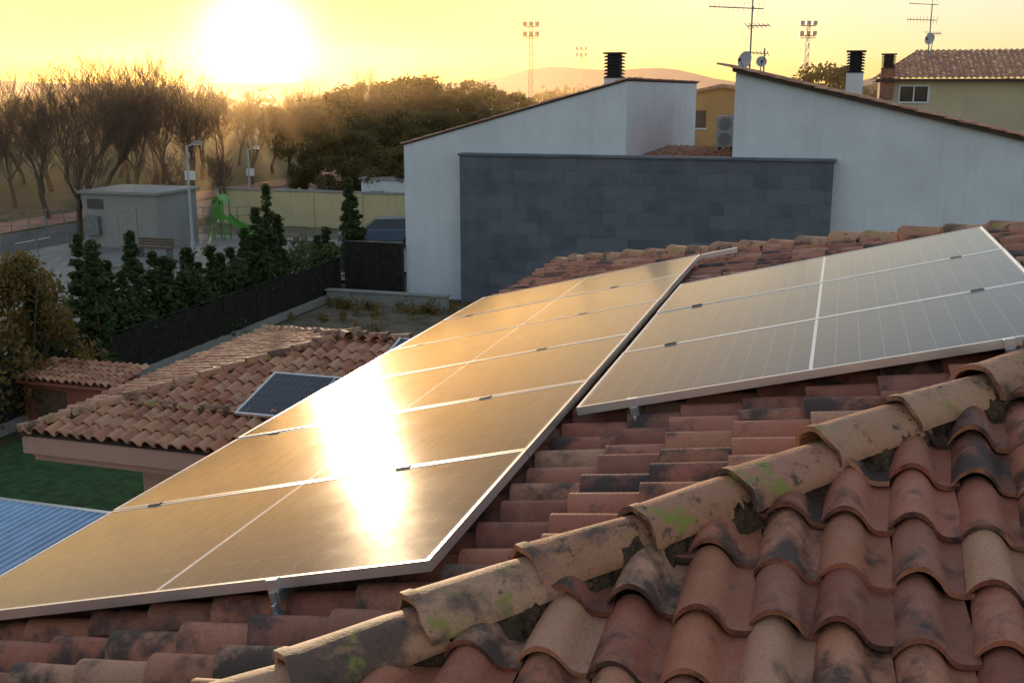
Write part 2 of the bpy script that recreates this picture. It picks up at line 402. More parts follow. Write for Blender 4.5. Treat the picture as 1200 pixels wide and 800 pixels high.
for (d,ca,cb) in ((.27*1.977,0,6.3),(.88*1.977,0,6.3),(-.052-.13*1.977-.0,R0,R0+3.15),(-.052-.87*1.977,R0,R0+3.15)):
    sbox(ca-.02,cb+.05,d-.018,d+.018,-.073,-.037,'alu_d')
    cc=ca-.02
    sbox(cc+.004,cc+.03,d-.02,d+.02,-.037,.003,'alu')
    sbox(cc-.008,cc+.004,d-.01,d+.01,-.10,-.034,'alu_d')
    sbox(cc-.03,cc+.01,d-.022,d+.022,-.115,-.10,'alu_d')
    a=slope_pt(cc-.015,d,-.10);b=slope_pt(cc-.015,d,-.07); mr.tube(a,b,.008,.008,6,'alu')
    k=ca+1.05
    while k<=cb-.5:
        sbox(k-.014,k+.014,d-.03,d+.03,-.03,.0035,'black'); k+=1.05
    k=ca+.5
    while k<cb:
        sbox(k-.02,k+.02,d-.015,d+.015,-.15,-.073,'alu_d'); k+=1.2
sbox(6.3,6.34,-.30,.0,-.05,-.01,'alu')
mr.obj('mounting_rails',bevel=.0015)

# ------------------------------------------------------------------ lower tiled house
LP,LQ=-10.76,11.79; LZ=-4.68; HR=3.40; LPE=-2.2
low=empty('annex_house')
LA=(LP+HR,LQ+HR); LZA=LZ+HR*TS
tile_face('front_slope_tiles',low,(LP,LQ,LZ),(1,0,0),(0,CS,SS),LPE-LP,HR/CS,[((LA[0],LA[1],0),(-r2,r2,0))],'tile2',w=.20,ex=.30,lod=8,keep=lambda c:c[1]<LA[1]-(LA[0]-c[0])+.35)
tile_face('left_slope_tiles',low,(LP,LQ,LZ),(0,1,0),(CS,0,SS),2*HR,HR/CS,[((LA[0],LA[1],0),(r2,-r2,0)),((LA[0],LA[1],0),(r2,r2,0))],'tile2',w=.20,ex=.30,lod=8,keep=lambda c:abs(c[1]-LA[1])<(LA[0]-c[0])+.35)
tile_face('back_slope_tiles',low,(LP,LQ+2*HR,LZ),(1,0,0),(0,-CS,SS),LPE-LP,HR/CS,[((LA[0],LA[1],0),(-r2,-r2,0))],'tile2',w=.22,ex=.33,lod=8,keep=lambda c:c[1]>LA[1]+(LA[0]-c[0])-.35)
caps('hip_caps',low,(LP,LQ,LZ+.02),(LA[0],LA[1],LZA+.02),r=.09,lod=10)
caps('back_hip_caps',low,(LP,LQ+2*HR,LZ+.02),(LA[0],LA[1],LZA+.02),r=.09,lod=10)
caps('ridge_caps',low,(LPE,LA[1],LZA+.02),(LA[0],LA[1],LZA+.02),r=.09,lod=10)
q_=LQ+.95; caps('verandah_caps',low,(LP+1.25,q_,LZ+.95*TS+.03),(LP+4.2,q_,LZ+.95*TS+.03),r=.07,lod=8)
mb=MB()
mb.add([(LP,LQ,LZ-.03),(LPE,LQ,LZ-.03),(LPE,LA[1],LZA-.03),(LA[0],LA[1],LZA-.03),(LP,LQ+2*HR,LZ-.03),(LPE,LQ+2*HR,LZ-.03)],[(0,1,2,3),(0,3,4),(4,3,2,5)],'under')
mb.box(LP+.02,LPE,LQ+.02,LQ+2*HR-.02,LZ-.30,LZ-.035,'pink')
mb.box(LP+.12,LPE-.1,LQ+.12,LQ+2*HR-.12,LZ-.42,LZ-.30,'pink')
mb.box(LP+1.45,LPE-.2,LQ+.7,LQ+2*HR-.4,GZ,LZ-.42,'pink')
mb.obj('walls',low,bevel=.01)
mb=MB(); mb.box(LP+2.6,LP+3.9,LQ+.67,LQ+.695,GZ+.05,GZ+2.1,'glassw'); mb.obj('patio_door',low)
def low_panel(p0,q0,w,h):
    mb=MB(); f=.02
    def pt(a,b,n): return (p0+a, q0+b*CS-n*SS, LZ+(q0-LQ+b*CS)*TS+.13+n)
    def bx(a0,a1,b0,b1,n0,n1,k):
        vs=[pt(a,b,n) for n in (n0,n1) for b in (b0,b1) for a in (a0,a1)]
        mb.add(vs,[(0,2,3,1),(4,5,7,6),(0,1,5,4),(2,6,7,3),(0,4,6,2),(1,3,7,5)],k)
    mb.add([pt(f,f,-.002),pt(w-f,f,-.002),pt(w-f,h-f,-.002),pt(f,h-f,-.002)],[(0,1,2,3)],'pv')
    bx(0,w,0,f,-.035,0,'alu');bx(0,w,h-f,h,-.035,0,'alu');bx(0,f,f,h-f,-.035,0,'alu');bx(w-f,w,f,h-f,-.035,0,'alu')
    for x in (.2,w-.24): bx(x,x+.04,0,h,-.1,-.037,'alu_d')
    o=mb.obj('solar_panel'); me=o.data; uvl=me.uv_layers.new(name='UVMap')
    for pl in me.polygons:
        for li,uv in zip(pl.loop_indices,((0,0),(1,0),(1,1),(0,1))): uvl.data[li].uv=uv
low_panel(LP+2.95,LQ+.80,2.0,1.2)
low_panel(LP+4.4,LQ+2.3,2.0,1.0)

# low tiled bin store in the garden behind the annex
shed=empty('garden_store')
sp,sq=Gi(-11.3,23.6)
mb=MB(); mb.box(sp+.1,sp+2.6,sq+.1,sq+1.0,GZ,-6.45,'redwall'); mb.box(sp+.5,sp+1.3,sq+.07,sq+.095,GZ,-6.6,'wood')
mb.box(sp-.1,sp+2.8,sq-.1,sq+1.15,-6.45,-6.39,'redwall')
mb.obj('walls',shed,bevel=.01)
tile_face('roof_tiles',shed,(sp-.1,sq-.1,-6.36),(1,0,0),(0,math.cos(.12),math.sin(.12)),2.8,1.1,None,'tile2',lod=8)

# ------------------------------------------------------------------ ground & street
gm=MB(); gm.add([(-4000,-300,GZ),(4000,-300,GZ),(4000,6000,GZ),(-4000,6000,GZ)],[(0,1,2,3)],'ground'); gm.obj('ground',grid=False)
def sheet(name,poly,z,k,grid=True):
    b=MB(); b.add([(x,y,GZ+z) for x,y in poly],[tuple(range(len(poly)))],k); return b.obj(name,grid=grid)
sheet('lawn',[(-16.8,8),(-11,8),(-3,8),(-3,24),(-16.8,24)],.02,'lawn')
sheet('garden_ground',[(-17.2,24.01),(6,24.01),(6,35.4),(-17.2,35.4)],.02,'gravel')
sheet('plaza_pavement',[(-36,22),(-20.4,22),(-20.4,49),(-36,49)],.12,'pavers')
sheet('side_pavement',[(-17.0,38.5),(-17.0,49),(-20.38,49),(-20.38,38.5)],.124,'pavers')
b=MB(); b.box(-36.15,-20.4,49.0,49.15,GZ,GZ+.13,'concrete'); b.box(-36.15,-36,22,49,GZ,GZ+.13,'concrete'); b.obj('kerb')
sheet('asphalt_road',[(-42,10),(-36.2,10),(-36.2,140),(-42,140)],.016,'asphalt')
b=MB()
for i in range(16): b.box(-39.17,-39.05,14+i*6,16.5+i*6,GZ+.018,GZ+.022,'paint')
b.obj('road_marking')
sheet('cycle_path',[(-46,10),(-42.6,10),(-42.6,140),(-46,140)],.02,'redpath')
sheet('playground_sand',[(-34,49.3),(-20,49.3),(-20,54),(-34,54)],.02,'gravel')
b=MB()
for p,q,w_,d_ in ((-24,41,2.2,.9),(-29,36,2.6,1.0),(-22.5,46,1.6,.8)):
    b.box(p,p+w_,q,q+d_,GZ+.12,GZ+.5,'concrete'); b.box(p+.1,p+w_-.1,q+.1,q+d_-.1,GZ+.5,GZ+.52,'gravel')
b.obj('planter_boxes',bevel=.01)
b=MB()
b.box(-34.0,-22.0,54.3,54.55,GZ,GZ+1.95,'yellow'); b.box(-34.05,-21.95,54.25,54.6,GZ+1.95,GZ+2.05,'concrete')
for i in range(5): b.box(-34+i*2.95,-33.75+i*2.95,54.22,54.3,GZ,GZ+1.95,'yellow')
b.obj('playground_wall',bevel=.01)
b=MB(); b.box(-22,-14.8,55.0,55.25,GZ,GZ+1.7,'yellow'); b.box(-22.0,-14.8,54.95,55.3,GZ+1.7,GZ+1.8,'concrete'); b.obj('boundary_wall')
hp,hq=Gi(-19.6,51.6)
hut=empty('transformer_hut')
b=MB(); b.box(hp-1.1,hp+3.0,hq,hq+3.4,GZ,GZ+2.65,'concrete'); b.box(hp-1.25,hp+3.15,hq-.15,hq+3.55,GZ+2.65,GZ+2.8,'concrete'); b.obj('walls',hut,bevel=.02)
b=MB(); b.box(hp-.9,hp-.1,hq-.25,hq-.003,GZ+.7,GZ+1.6,'steel'); b.box(hp+.9,hp+1.9,hq-.03,hq-.003,GZ,GZ+2.1,'alu_d')
for i in range(6): b.box(hp-.8,hp+.1,hq-.04,hq-.003,GZ+1.95+i*.08,GZ+1.99+i*.08,'black')
b.obj('doors_and_meter_box',hut)
def slide(x,y):
    b=MB(); p,q=Gi(x,y); z=GZ+.02
    for dx in (0,.55):
        for dy in (0,.6): b.tube((p+dx,q+dy,z),(p+dx,q+dy,z+2.1),.04,.04,6,'green')
    b.box(p-.05,p+.6,q-.05,q+.65,z+1.15,z+1.22,'green')
    b.prism([(p-.05,z+1.2),(p+.28,z+2.25),(p+.6,z+1.2)],'y',q-.06,q-.03,'green'); b.prism([(p-.05,z+1.95),(p+.28,z+2.35),(p+.6,z+1.95),(p+.28,z+2.15)],'y',q-.1,q+.7,'green')
    n=8
    for i in range(n):
        a=i/n;c=(i+1)/n
        X=lambda t:p+.6+1.9*t
        Z=lambda t:z+1.2-1.05*(t**.8) if t<.9 else z+.22
        b.add([(X(a),q,Z(a)),(X(a),q+.55,Z(a)),(X(c),q+.55,Z(c)),(X(c),q,Z(c))],[(0,1,2,3)],'green')
        for yy in (q,q+.55): b.add([(X(a),yy,Z(a)),(X(c),yy,Z(c)),(X(c),yy,Z(c)+.2),(X(a),yy,Z(a)+.2)],[(0,1,2,3)],'green')
    for i in range(5): b.tube((p-.05-.1*(4-i),q+.1,z+.2+i*.22),(p-.05-.1*(4-i),q+.5,z+.2+i*.22),.025,.025,5,'green')
    for yy in (q+.1,q+.5): b.tube((p-.5,yy,z),(p-.02,yy,z+1.9),.03,.03,5,'green')
    b.obj('playground_slide')
slide(-15.0,54.2)
def bench(x,y,rz=0):
    b=MB()
    for s in (-.75,.75): b.box(s-.03,s+.03,-.25,.25,0,.42,'steel'); b.box(s-.03,s+.03,.2,.26,.42,.85,'steel')
    for i in range(4): b.box(-.9,.9,-.24+i*.12,-.14+i*.12,.42,.46,'wood')
    for i in range(3): b.box(-.9,.9,.17,.2,.52+i*.12,.61+i*.12,'wood')
    o=b.obj('park_bench',grid=False,loc=(x,y,GZ+.12)); o.rotation_euler.z=rz
bench(-16.1,48.2,ROTZ); bench(-8.6,47.6,ROTZ+math.pi)
def street_lamp(x,y,h=5.2):
    b=MB(); b.tube((0,0,0),(0,0,.9),.11,.10,10,'dish'); b.tube((0,0,.9),(0,0,h),.07,.05,10,'dish')
    b.tube((0,0,h-.05),(.35,0,h+.10),.03,.03,8,'dish')
    b.prism([(.25,h+.05),(.7,h+.10),(.7,h+.16),(.4,h+.2),(.25,h+.14)],'y',-.08,.08,'alu_d'); b.box(.32,.66,-.06,.06,h+.03,h+.06,'lampw')
    b.box(-.14,.3,-.03,.03,h-1.5,h-1.1,'lampw')
    b.obj('street_lamp',grid=False,loc=(x,y,GZ))
street_lamp(-14.3,48.0,5.1); street_lamp(-15.0,62,4.2)

fe=empty('garden_fence')
b=MB(); FP=-17.5
b.box(FP-.08,FP+.08,18,36.0,GZ,GZ+.25,'concrete')
for i in range(10): b.tube((FP,18+i*2,GZ+.2),(FP,18+i*2,GZ+1.48),.022,.022,6,'black')
b.tube((FP,18,GZ+1.45),(FP,36,GZ+1.45),.010,.010,6,'black')
b.obj('posts_and_base',fe)
b=MB(); nseg=144
vs=[];fs=[]
for i in range(nseg+1):
    y=18+18*i/nseg; sag=.02*math.sin(i*1.9)+.07*abs(math.sin(math.pi*i/16))+random.uniform(0,.02)
    vs+=[(FP+.02*math.sin(i*1.1),y,GZ+.27),(FP+.03*math.sin(i*.7),y,GZ+.85),(FP+.01+.03*math.cos(i*.9),y,GZ+1.46-sag)]
for i in range(nseg):
    for j in (0,1): fs.append((3*i+j,3*i+3+j,3*i+4+j,3*i+1+j))
b.add(vs,fs,'mesh'); b.obj('shade_mesh',fe)
b=MB()
b.box(-17.4,-15.1,36.3,36.36,GZ+.05,GZ+2.0,'mesh')
for x in (-17.42,-15.14): b.box(x-.04,x+.04,36.28,36.38,GZ,GZ+2.05,'black')
b.box(-17.4,-15.1,36.27,36.39,GZ+2.0,GZ+2.04,'black'); b.obj('metal_gate')
b=MB(); b.box(-17.4,-12.8,34.6,34.85,GZ,GZ+.45,'concrete'); b.box(-17.45,-12.75,34.55,34.9,GZ+.45,GZ+.51,'concrete'); b.obj('low_garden_wall',bevel=.01)
b2=MB(); pA,pB=Gi(-8.6,17.4)
nx=30; vs=[];fs=[]
for i in range(nx+1):
    pp=pA-3.0+i*.15
    for dx_,dz_ in ((0,0),(.10,0),(.115,.035),(.135,.035)):
        vs+=[(pp+dx_,pB-2.2,GZ+.35+dz_),(pp+dx_,pB+.5,GZ+.35+dz_)]
for i in range(len(vs)//2-1): fs.append((2*i,2*i+2,2*i+3,2*i+1))
b2.add(vs,fs,'bluecover'); b2.box(pA-3.02,pA+1.65,pB-2.3,pB-2.2,GZ,GZ+.38,'alu'); b2.box(pA-3.02,pA+1.65,pB+.5,pB+.6,GZ,GZ+.38,'alu'); b2.box(pA+1.65,pA+1.72,pB-2.3,pB+.6,GZ,GZ+.38,'alu')
b2.obj('pool_cover')

# ------------------------------------------------------------------ white gabled house + slate wall
wh=empty('white_gabled_house')
b=MB()
PL,PR=-15.07,-6.99; zl,zr=-1.95,.27; q0=36.5;q1=54.6
b.prism([(PL,GZ),(PR,GZ),(PR,zr),(PL,zl)],'y',q0,q1,'white'); b.obj('walls',wh,bevel=.02)
b=MB(); t=.07
sl=(zr-zl)/(PR-PL)
b.prism([(PL-.12,zl-.12*sl+.003),(PR+.06,zr+.06*sl+.003),(PR+.06,zr+.06*sl+t),(PL-.12,zl-.12*sl+t)],'y',q0-.05,q1+.1,'under'); b.obj('roof_edge',wh)
ang=math.atan(sl)
tile_face('roof_tiles',wh,(PL-.12,q0+.02,zl-.12*sl+t-.02),(0,1,0),(math.cos(ang),0,math.sin(ang)),q1-q0,(PR-PL-.25)/math.cos(ang),None,'tile2',w=.30,ex=.45,lod=6,hh0=.04)
sw=empty('slate_clad_wall')
b=MB(); b.box(-12.76,-.19,35.98,36.49,GZ,-2.25,'slate'); b.obj('wall',sw)
b=MB(); b.box(-12.82,-.12,35.92,36.6,-2.25,-2.17,'slate'); b.obj('coping',sw,bevel=.01)
mid=empty('link_building')
b=MB(); b.box(PR+.01,-3.46,37.5,46,GZ,-2.45,'white'); b.obj('walls',mid)
tile_face('roof_tiles',mid,(PR+.02,37.3,-2.42),(1,0,0),(0,math.cos(.008),math.sin(.008)),3.5,8.4,None,'tile2',w=.25,ex=.4,lod=6)
rh=empty('white_pitched_house')
b=MB(); BL=-3.44; BR=14; zt=.53; slb=-(2.06/8.75)
b.prism([(BL,GZ),(BR,GZ),(BR,zt+slb*(BR-BL)),(BL,zt)],'y',36.6,50,'white'); b.obj('walls',rh,bevel=.02)
b=MB(); b.prism([(BL-.1,zt-slb*.1+.003),(BR,zt+slb*(BR-BL)+.003),(BR,zt+slb*(BR-BL)+.13),(BL-.1,zt-slb*.1+.13)],'y',36.4,50.2,'under'); b.obj('roof_edge',rh)
ang=math.atan(-slb)
tile_face('roof_tiles',rh,(BR,36.35,zt+slb*(BR-BL)+.13),(0,1,0),(-math.cos(ang),0,math.sin(ang)),13.8,(BR-BL+.1)/math.cos(ang),None,'tile2',w=.30,ex=.45,lod=6,hh0=.05)
def ac_unit(p,q,z,w=.75,h=1.3):
    a=empty('air_conditioner'); b=MB(); b.box(p,p+w,q,q+.35,z+.1,z+h,'dish')
    b.box(p+.1,p+.2,q,q+.35,z,z+.1,'black'); b.box(p+w-.2,p+w-.1,q,q+.35,z,z+.1,'black'); b.obj('casing',a,bevel=.02)
    b=MB()
    for cz in (z+.40,z+.98):
        cx=p+w*.45; b.tube((cx,q-.012,cz),(cx,q-.002,cz),.25,.25,20,'steel')
        for k in range(3):
            r=.07+.07*k
            for i in range(20):
                t0=2*math.pi*i/20;t1=2*math.pi*(i+1)/20
                b.tube((cx+r*math.cos(t0),q-.02,cz+r*math.sin(t0)),(cx+r*math.cos(t1),q-.02,cz+r*math.sin(t1)),.006,.006,4,'dish')
    b.obj('fan_grille',a)
ac_unit(-4.75,43.5,-2.3)
def chimney(x,y,z0,z1,z2,w,mat,name='chimney'):
    p,q=Gi(x,y); b=MB(); b.box(p-w/2,p+w/2,q-w/2,q+w/2,z0,z1,mat)
    n=7;h=(z2-z1)/n
    for i in range(n):
        z=z1+i*h; e=w*.5+.04
        b.add([(p-e,q-e,z+.0),(p+e,q-e,z),(p+e,q+e,z),(p-e,q+e,z),(p-e*.8,q-e*.8,z+h*.6),(p+e*.8,q-e*.8,z+h*.6),(p+e*.8,q+e*.8,z+h*.6),(p-e*.8,q+e*.8,z+h*.6)],
          [(0,1,5,4),(1,2,6,5),(2,3,7,6),(3,0,4,7),(4,5,6,7),(3,2,1,0)],'black')
    b.box(p-w*.36,p+w*.36,q-w*.36,q+w*.36,z1,z2-.01,'black'); b.box(p-w*.58,p+w*.58,q-w*.58,q+w*.58,z2,z2+.07,'black')
    b.obj(name,bevel=.01)
chimney(4.22,45.7,-.9,.45,1.4,.72,'white'); chimney(13.9,45,-2,.65,1.45,.66,'white'); chimney(20.3,60,-.5,1.1,1.8,.7,'brick')

def antenna(x,y,z0,z1,yag):
    b=MB(); b.tube((0,0,z0),(0,0,z1),.035,.025,6,'steel')
    for (zz,L,az,ne,el) in yag:
        d=Vector((math.cos(az),math.sin(az),.05)); s=Vector((-math.sin(az),math.cos(az),.0))
        a=Vector((0,0,zz))-d*L*.2; c=Vector((0,0,zz))+d*L*.8
        b.tube(a,c,.02,.02,5,'steel')
        for i in range(ne):
            pos=a.lerp(c,i/(ne-1)); l=el*(1-.45*i/(ne-1))
            v=(s*.8+Vector((0,0,.45))).normalized()
            b.tube(pos-v*abs(l),pos+v*abs(l),.012,.012,4,'steel')
    b.obj('tv_antenna',grid=False,loc=(x,y,0))
def dish(x,y,z,r=.4,az=2.6):
    b=MB(); n=16;rings=5;vs=[];fs=[]
    for j in range(rings+1):
        rr=r*j/rings
        for i in range(n): t=2*math.pi*i/n; vs.append((rr*math.cos(t),(rr*rr)*.7,rr*math.sin(t)))
    for j in range(rings):
        for i in range(n): fs.append((j*n+i,j*n+(i+1)%n,(j+1)*n+(i+1)%n,(j+1)*n+i))
    b.add(vs,fs,'dish'); b.tube((0,0,0),(0,-.25,-.1),.025,.025,6,'steel'); b.tube((0,-.25,-.1),(0,-.25,-.9),.025,.025,6,'steel'); b.tube((0,.0,-r*.95),(0,r*1.0,-.05),.012,.012,5,'steel'); b.box(-.04,.04,r*.95,r*1.15,-.1,0,'black')
    o=b.obj('satellite_dish',grid=False,loc=(x,y,z)); o.rotation_euler=(math.radians(12),0,az)
antenna(8.55,40,-.2,3.25,[(2.8,1.9,math.radians(172),12,.36),(2.2,.9,math.radians(20),6,.24)])
antenna(9.4,41.5,-.2,1.5,[(1.3,.7,math.radians(150),6,.2)])
antenna(22.4,60,1.5,4.75,[(4.4,1.5,math.radians(172),10,.44),(3.6,1.5,math.radians(160),10,.40),(2.9,.9,math.radians(20),6,.3)])
dish(7.9,37.6,.95,.30,2.2); dish(9.3,41.5,1.0,.2,3.0); dish(22.3,59.6,2.6,.3,2.2)

bh=empty('beige_house'); p,q=Gi(20.1,60)
b=MB(); b.box(p,p+16,q,q+10,GZ,.55,'beige'); b.box(p-.03,p+16.03,q-.03,q+.0,-2.35,-2.2,'white'); b.obj('walls',bh)
b=MB()
for a,w,z0,z1 in ((.9,1.4,-.65,.15),(10.5,1.3,-.9,.1)):
    b.box(p+a,p+a+w,q-.02,q-.004,z0,z1,'glassw'); 
    b.box(p+a-.08,p+a,q-.06,q-.005,z0-.08,z1+.08,'white'); b.box(p+a+w,p+a+w+.08,q-.06,q-.005,z0-.08,z1+.08,'white'); b.box(p+a,p+a+w,q-.06,q-.005,z1,z1+.08,'white'); b.box(p+a,p+a+w,q-.08,q-.005,z0-.08,z0,'white'); b.box(p+a+w/2-.03,p+a+w/2+.03,q-.05,q-.02,z0,z1,'white')
b.obj('windows',bh)
hh=5.6; zt2=.55; a2=math.atan(1.6/hh)
for nm,og,e_,u_,wd in (('roof_front',(p-.4,q-.5,zt2),(1,0,0),(0,math.cos(a2),math.sin(a2)),16.8),('roof_left',(p-.4,q-.5,zt2),(0,1,0),(math.cos(a2),0,math.sin(a2)),2*hh)):
    apx=(p-.4+hh*.42,q-.5+hh,0)
    k=.42
    if nm=='roof_left': u_=(math.cos(math.atan(1.6/(hh*k))),0,math.sin(math.atan(1.6/(hh*k)))); cl=[(apx,(1,-k,0)),(apx,(1,k,0))]; ln=math.hypot(hh*k,1.6)
    else: cl=[(apx,(-1,k,0))]; ln=math.hypot(hh,1.6)
    cl=[(c,tuple(Vector(n_).normalized())) for c,n_ in cl]
    tile_face(nm,bh,og,e_,u_,wd,ln,cl,'tile2',w=.30,ex=.45,lod=6)
b=MB(); b.box(p-.4,p+16.4,q-.5,q+10.7,.42,.54,'under'); b.obj('eaves',bh)
oh=empty('ochre_house'); p,q=Gi(12.4,76)
b=MB(); b.prism([(p-3,GZ),(p+7,GZ),(p+7,-.9),(p+2,.15),(p-3,-.9)],'y',q,q+9,'ochre'); b.obj('walls',oh)
b=MB(); 
b.prism([(p-3.4,-1.0),(p+2,.16),(p+7.4,-1.0),(p+7.4,-.82),(p+2,.36),(p-3.4,-.82)],'y',q-.4,q+9.4,'tile2'); b.obj('roof',oh)
b=MB(); b.box(p+.2,p+1.0,q-.02,q-.003,-2.6,-1.4,'glassw'); b.box(p+.1,p+1.1,q-.08,q-.003,-2.7,-2.6,'white'); b.obj('window',oh)
def bg_house(x,y,w,d,h,mat,rz=0):
    e=empty('distant_house'); 
    b=MB(); b.box(-w/2,w/2,0,d,0,h,mat)
    b.obj('walls',e)
    b=MB(); b.prism([(-w/2-.3,h),(w/2+.3,h),(0,h+w*.13)],'y',-.3,d+.3,'tile2'); b.obj('roof',e)
    b=MB()
    for i in range(int(w/2.5)): b.box(-w/2+1+i*2.5,-w/2+2+i*2.5,-.02,-.003,h-1.7,h-.6,'glassw')
    b.obj('windows',e); e.location=(x,y,GZ); e.rotation_euler.z=ROTZ+rz
bg_house(30,110,12,9,6.6,'white');bg_house(45,130,14,9,7.0,'beige',.3);bg_house(17,115,9,9,6.2,'beige');bg_house(60,120,12,9,7,'white',-.2);bg_house(-3,140,9,8,5.5,'white')

def floodlight(x,y,top,w=1.5):
    b=MB(); h=top-GZ; a=.28
    for sx in (-a,a):
        for sy in (-a,a): b.tube((sx,sy,0),(sx*.7,sy*.7,h),.06,.05,4,'steel')
    n=int(h/1.0)
    for i in range(n):
        z=i*h/n;z2=(i+1)*h/n; f=a*(1-.3*i/n)
        b.tube((-f,-f,z),(f,-f,z2),.03,.03,3,'steel');b.tube((f,-f,z),(-f,-f,z2),.03,.03,3,'steel'); b.tube((-f,f,z),(f,f,z2),.03,.03,3,'steel'); b.tube((-f,-f,z),(f,-f,z),.03,.03,3,'steel')
    for k in (0,1.1):
        b.box(-w/2,w/2,-.06,.06,h-k-.06,h-k+.06,'steel')
        for i in range(3):
            x_=-w/2+.2+i*(w-.4)/2
            b.box(x_-.24,x_+.24,-.35,-.08,h-k+.08,h-k+.5,'black'); b.box(x_-.2,x_+.2,-.37,-.355,h-k+.12,h-k+.46,'steel')
    b.box(-w/2,w/2,-.4,.4,h-1.35,h-1.3,'steel')
    b.obj('floodlight_tower',grid=False,loc=(x,y,GZ))
floodlight(2.2,130,7.1,1.8);floodlight(12.4,200,6.9,2.0);floodlight(33,125,6.9,1.8)
b=MB()
for i in range(7): b.tube((-10+i*1.8,118+i*.3,GZ),(-10+i*1.8,118+i*.3,-1.8),.06,.06,5,'steel')
for z in (-2.0,-4,-6): b.tube((-10,118,z),(.8,119.8,z),.03,.03,4,'steel')
b.obj('pitch_fence',grid=False)

def car(name,x,y,rz,mat):
    e=empty(name,False); b=MB()
    prof=[(-2.1,.35),(-2.05,.8),(-1.5,.92),(-.9,1.0),(1.6,1.0),(2.0,.85),(2.1,.4)]
    b.prism(prof,'y',-.85,.85,mat)
    b.obj('body',e,bevel=.06)
    b=MB(); top=[(-.85,1.0),(-.25,1.45),(1.1,1.47),(1.65,1.0)]
    vs=[(x_,s*(.8 if z_<1.2 else .62),z_) for s in (-1,1) for x_,z_ in top]
    b.add(vs,[(0,1,2,3),(7,6,5,4),(0,4,5,1),(2,6,7,3)],'glassw'); b.add([(-.27,-.63,1.452),(1.12,-.63,1.472),(1.12,.63,1.472),(-.27,.63,1.452)],[(0,1,2,3)],mat); b.obj('cabin',e)
    for i,(wx,wy) in enumerate(((-1.3,-.8),(1.3,-.8),(-1.3,.8),(1.3,.8))):
        b=MB(); b.tube((wx,wy-.1,.32),(wx,wy+.1,.32),.32,.32,16,'black'); b.tube((wx,wy-.115,.32),(wx,wy+.115,.32),.18,.18,12,'alu'); b.obj('wheel_%d'%(i+1),e)
    e.location=(x,y,GZ+.02); e.rotation_euler.z=rz
car('parked_car',-6.3,52,.1,'carb')
b=MB(); b.box(-2.0,1.2,0,2.4,0,2.6,'white'); b.box(-2.1,1.3,-.1,2.5,2.6,2.72,'concrete'); b.box(-1.5,-.6,-.03,-.003,0,2.0,'steel')
o=b.obj('service_kiosk',grid=False,loc=(-6.5,60,GZ)); o.rotation_euler.z=ROTZ
b=MB()
for i in range(22): b.tube((-33+i*.9,56.5+i*.12,GZ),(-33+i*.9,56.5+i*.12,GZ+1.3),.03,.03,5,'steel')
for z in (.4,.8,1.25): b.tube((-33,56.5,GZ+z),(-33+18.9,56.5+2.52,GZ+z),.02,.02,4,'steel')
b.obj('metal_railing',grid=False)
b=MB()
for i in range(9): b.tube((-35.6,26+i*2.2,GZ+.12),(-35.6,26+i*2.2,GZ+1.0),.05,.05,8,'steel')
b.obj('bollard_row')

# ------------------------------------------------------------------ vegetation
def bare_tree(seed,H=10,lv=6,spread=.55):
    rd=random.Random(seed); b=MB(); b.mi('bark');b.mi('bark2')
    def grow(p,d,L,r,l):
        ns=3 if l<3 else 2
        q=p;dd=d.copy();pts=[(q.copy(),r)]
        for i in range(ns):
            dd=(dd+Vector((rd.gauss(0,.13),rd.gauss(0,.13),rd.gauss(.07,.06)))).normalized()
            q2=q+dd*(L/ns); r2_=r*(1-.4*(i+1)/ns)
            b.tube(q,q2,max(r*(1-.4*i/ns),.009),max(r2_,.007),6 if l<2 else 3,'bark' if l<3 else 'bark2',False)
            q=q2; pts.append((q.copy(),r2_))
        if l>=lv: return
        nc=4 if l<2 else 3
        for k in range(nc):
            t=rd.uniform(.3,1) if k else 1.0
            if l==0: t=rd.uniform(.5,1)
            idx=min(int(t*ns),ns-1); a=pts[idx][0].lerp(pts[idx+1][0],t*ns-idx)
            ax=Vector((rd.gauss(0,1),rd.gauss(0,1),rd.gauss(.0,.4))).normalized()
            nd=(dd+ax*spread*(.25 if (k==0 and l<3) else 1)).normalized(); nd.z=max(nd.z,-.05)+.16; nd.normalize()
            grow(a,nd,L*(rd.uniform(.8,.9) if k==0 else rd.uniform(.58,.8)),pts[-1][1]*(.85 if k==0 else rd.uniform(.45,.7)),l+1)
    grow(Vector((0,0,0)),Vector((0,0,1)),H*.24,H*.019,0)
    zmax=max(v[2] for v in b.v); f=H*.95/zmax
    b.v=[(v[0]*f,v[1]*f,v[2]*f) for v in b.v]
    return b
bare=[]
for s,lv in ((21,6),(22,6),(23,6),(24,6)):
    b=bare_tree(s,10,lv,.62); o=b.obj('tmp',grid=False); bare.append(o.data); bpy.data.objects.remove(o)
def leaves(b,centers,rad,n,size,k):
    C=np.repeat(np.array(centers),n,axis=0); R=np.repeat(np.array(rad),n)
    m=len(C); d=rng.normal(size=(m,3)); d/=np.linalg.norm(d,axis=1)[:,None]
    P=C+d*(R*rng.random(m)**.45)[:,None]
    a=rng.normal(size=(m,3)); a/=np.linalg.norm(a,axis=1)[:,None]; c=np.cross(a,d); c/=np.linalg.norm(c,axis=1)[:,None]+1e-9
    s=size*(.5+rng.random(m))[:,None]
    q=np.stack([P-a*s-c*s*.5,P+a*s*.2-c*s*.6,P+a*s+c*s*.5,P-a*s*.2+c*s*.6],1).reshape(-1,3)
    o=len(b.v); b.v+= [tuple(x) for x in q]; mi=b.mi(k)
    b.f+=[(o+4*i,o+4*i+1,o+4*i+2,o+4*i+3) for i in range(m)]; b.m+=[mi]*m
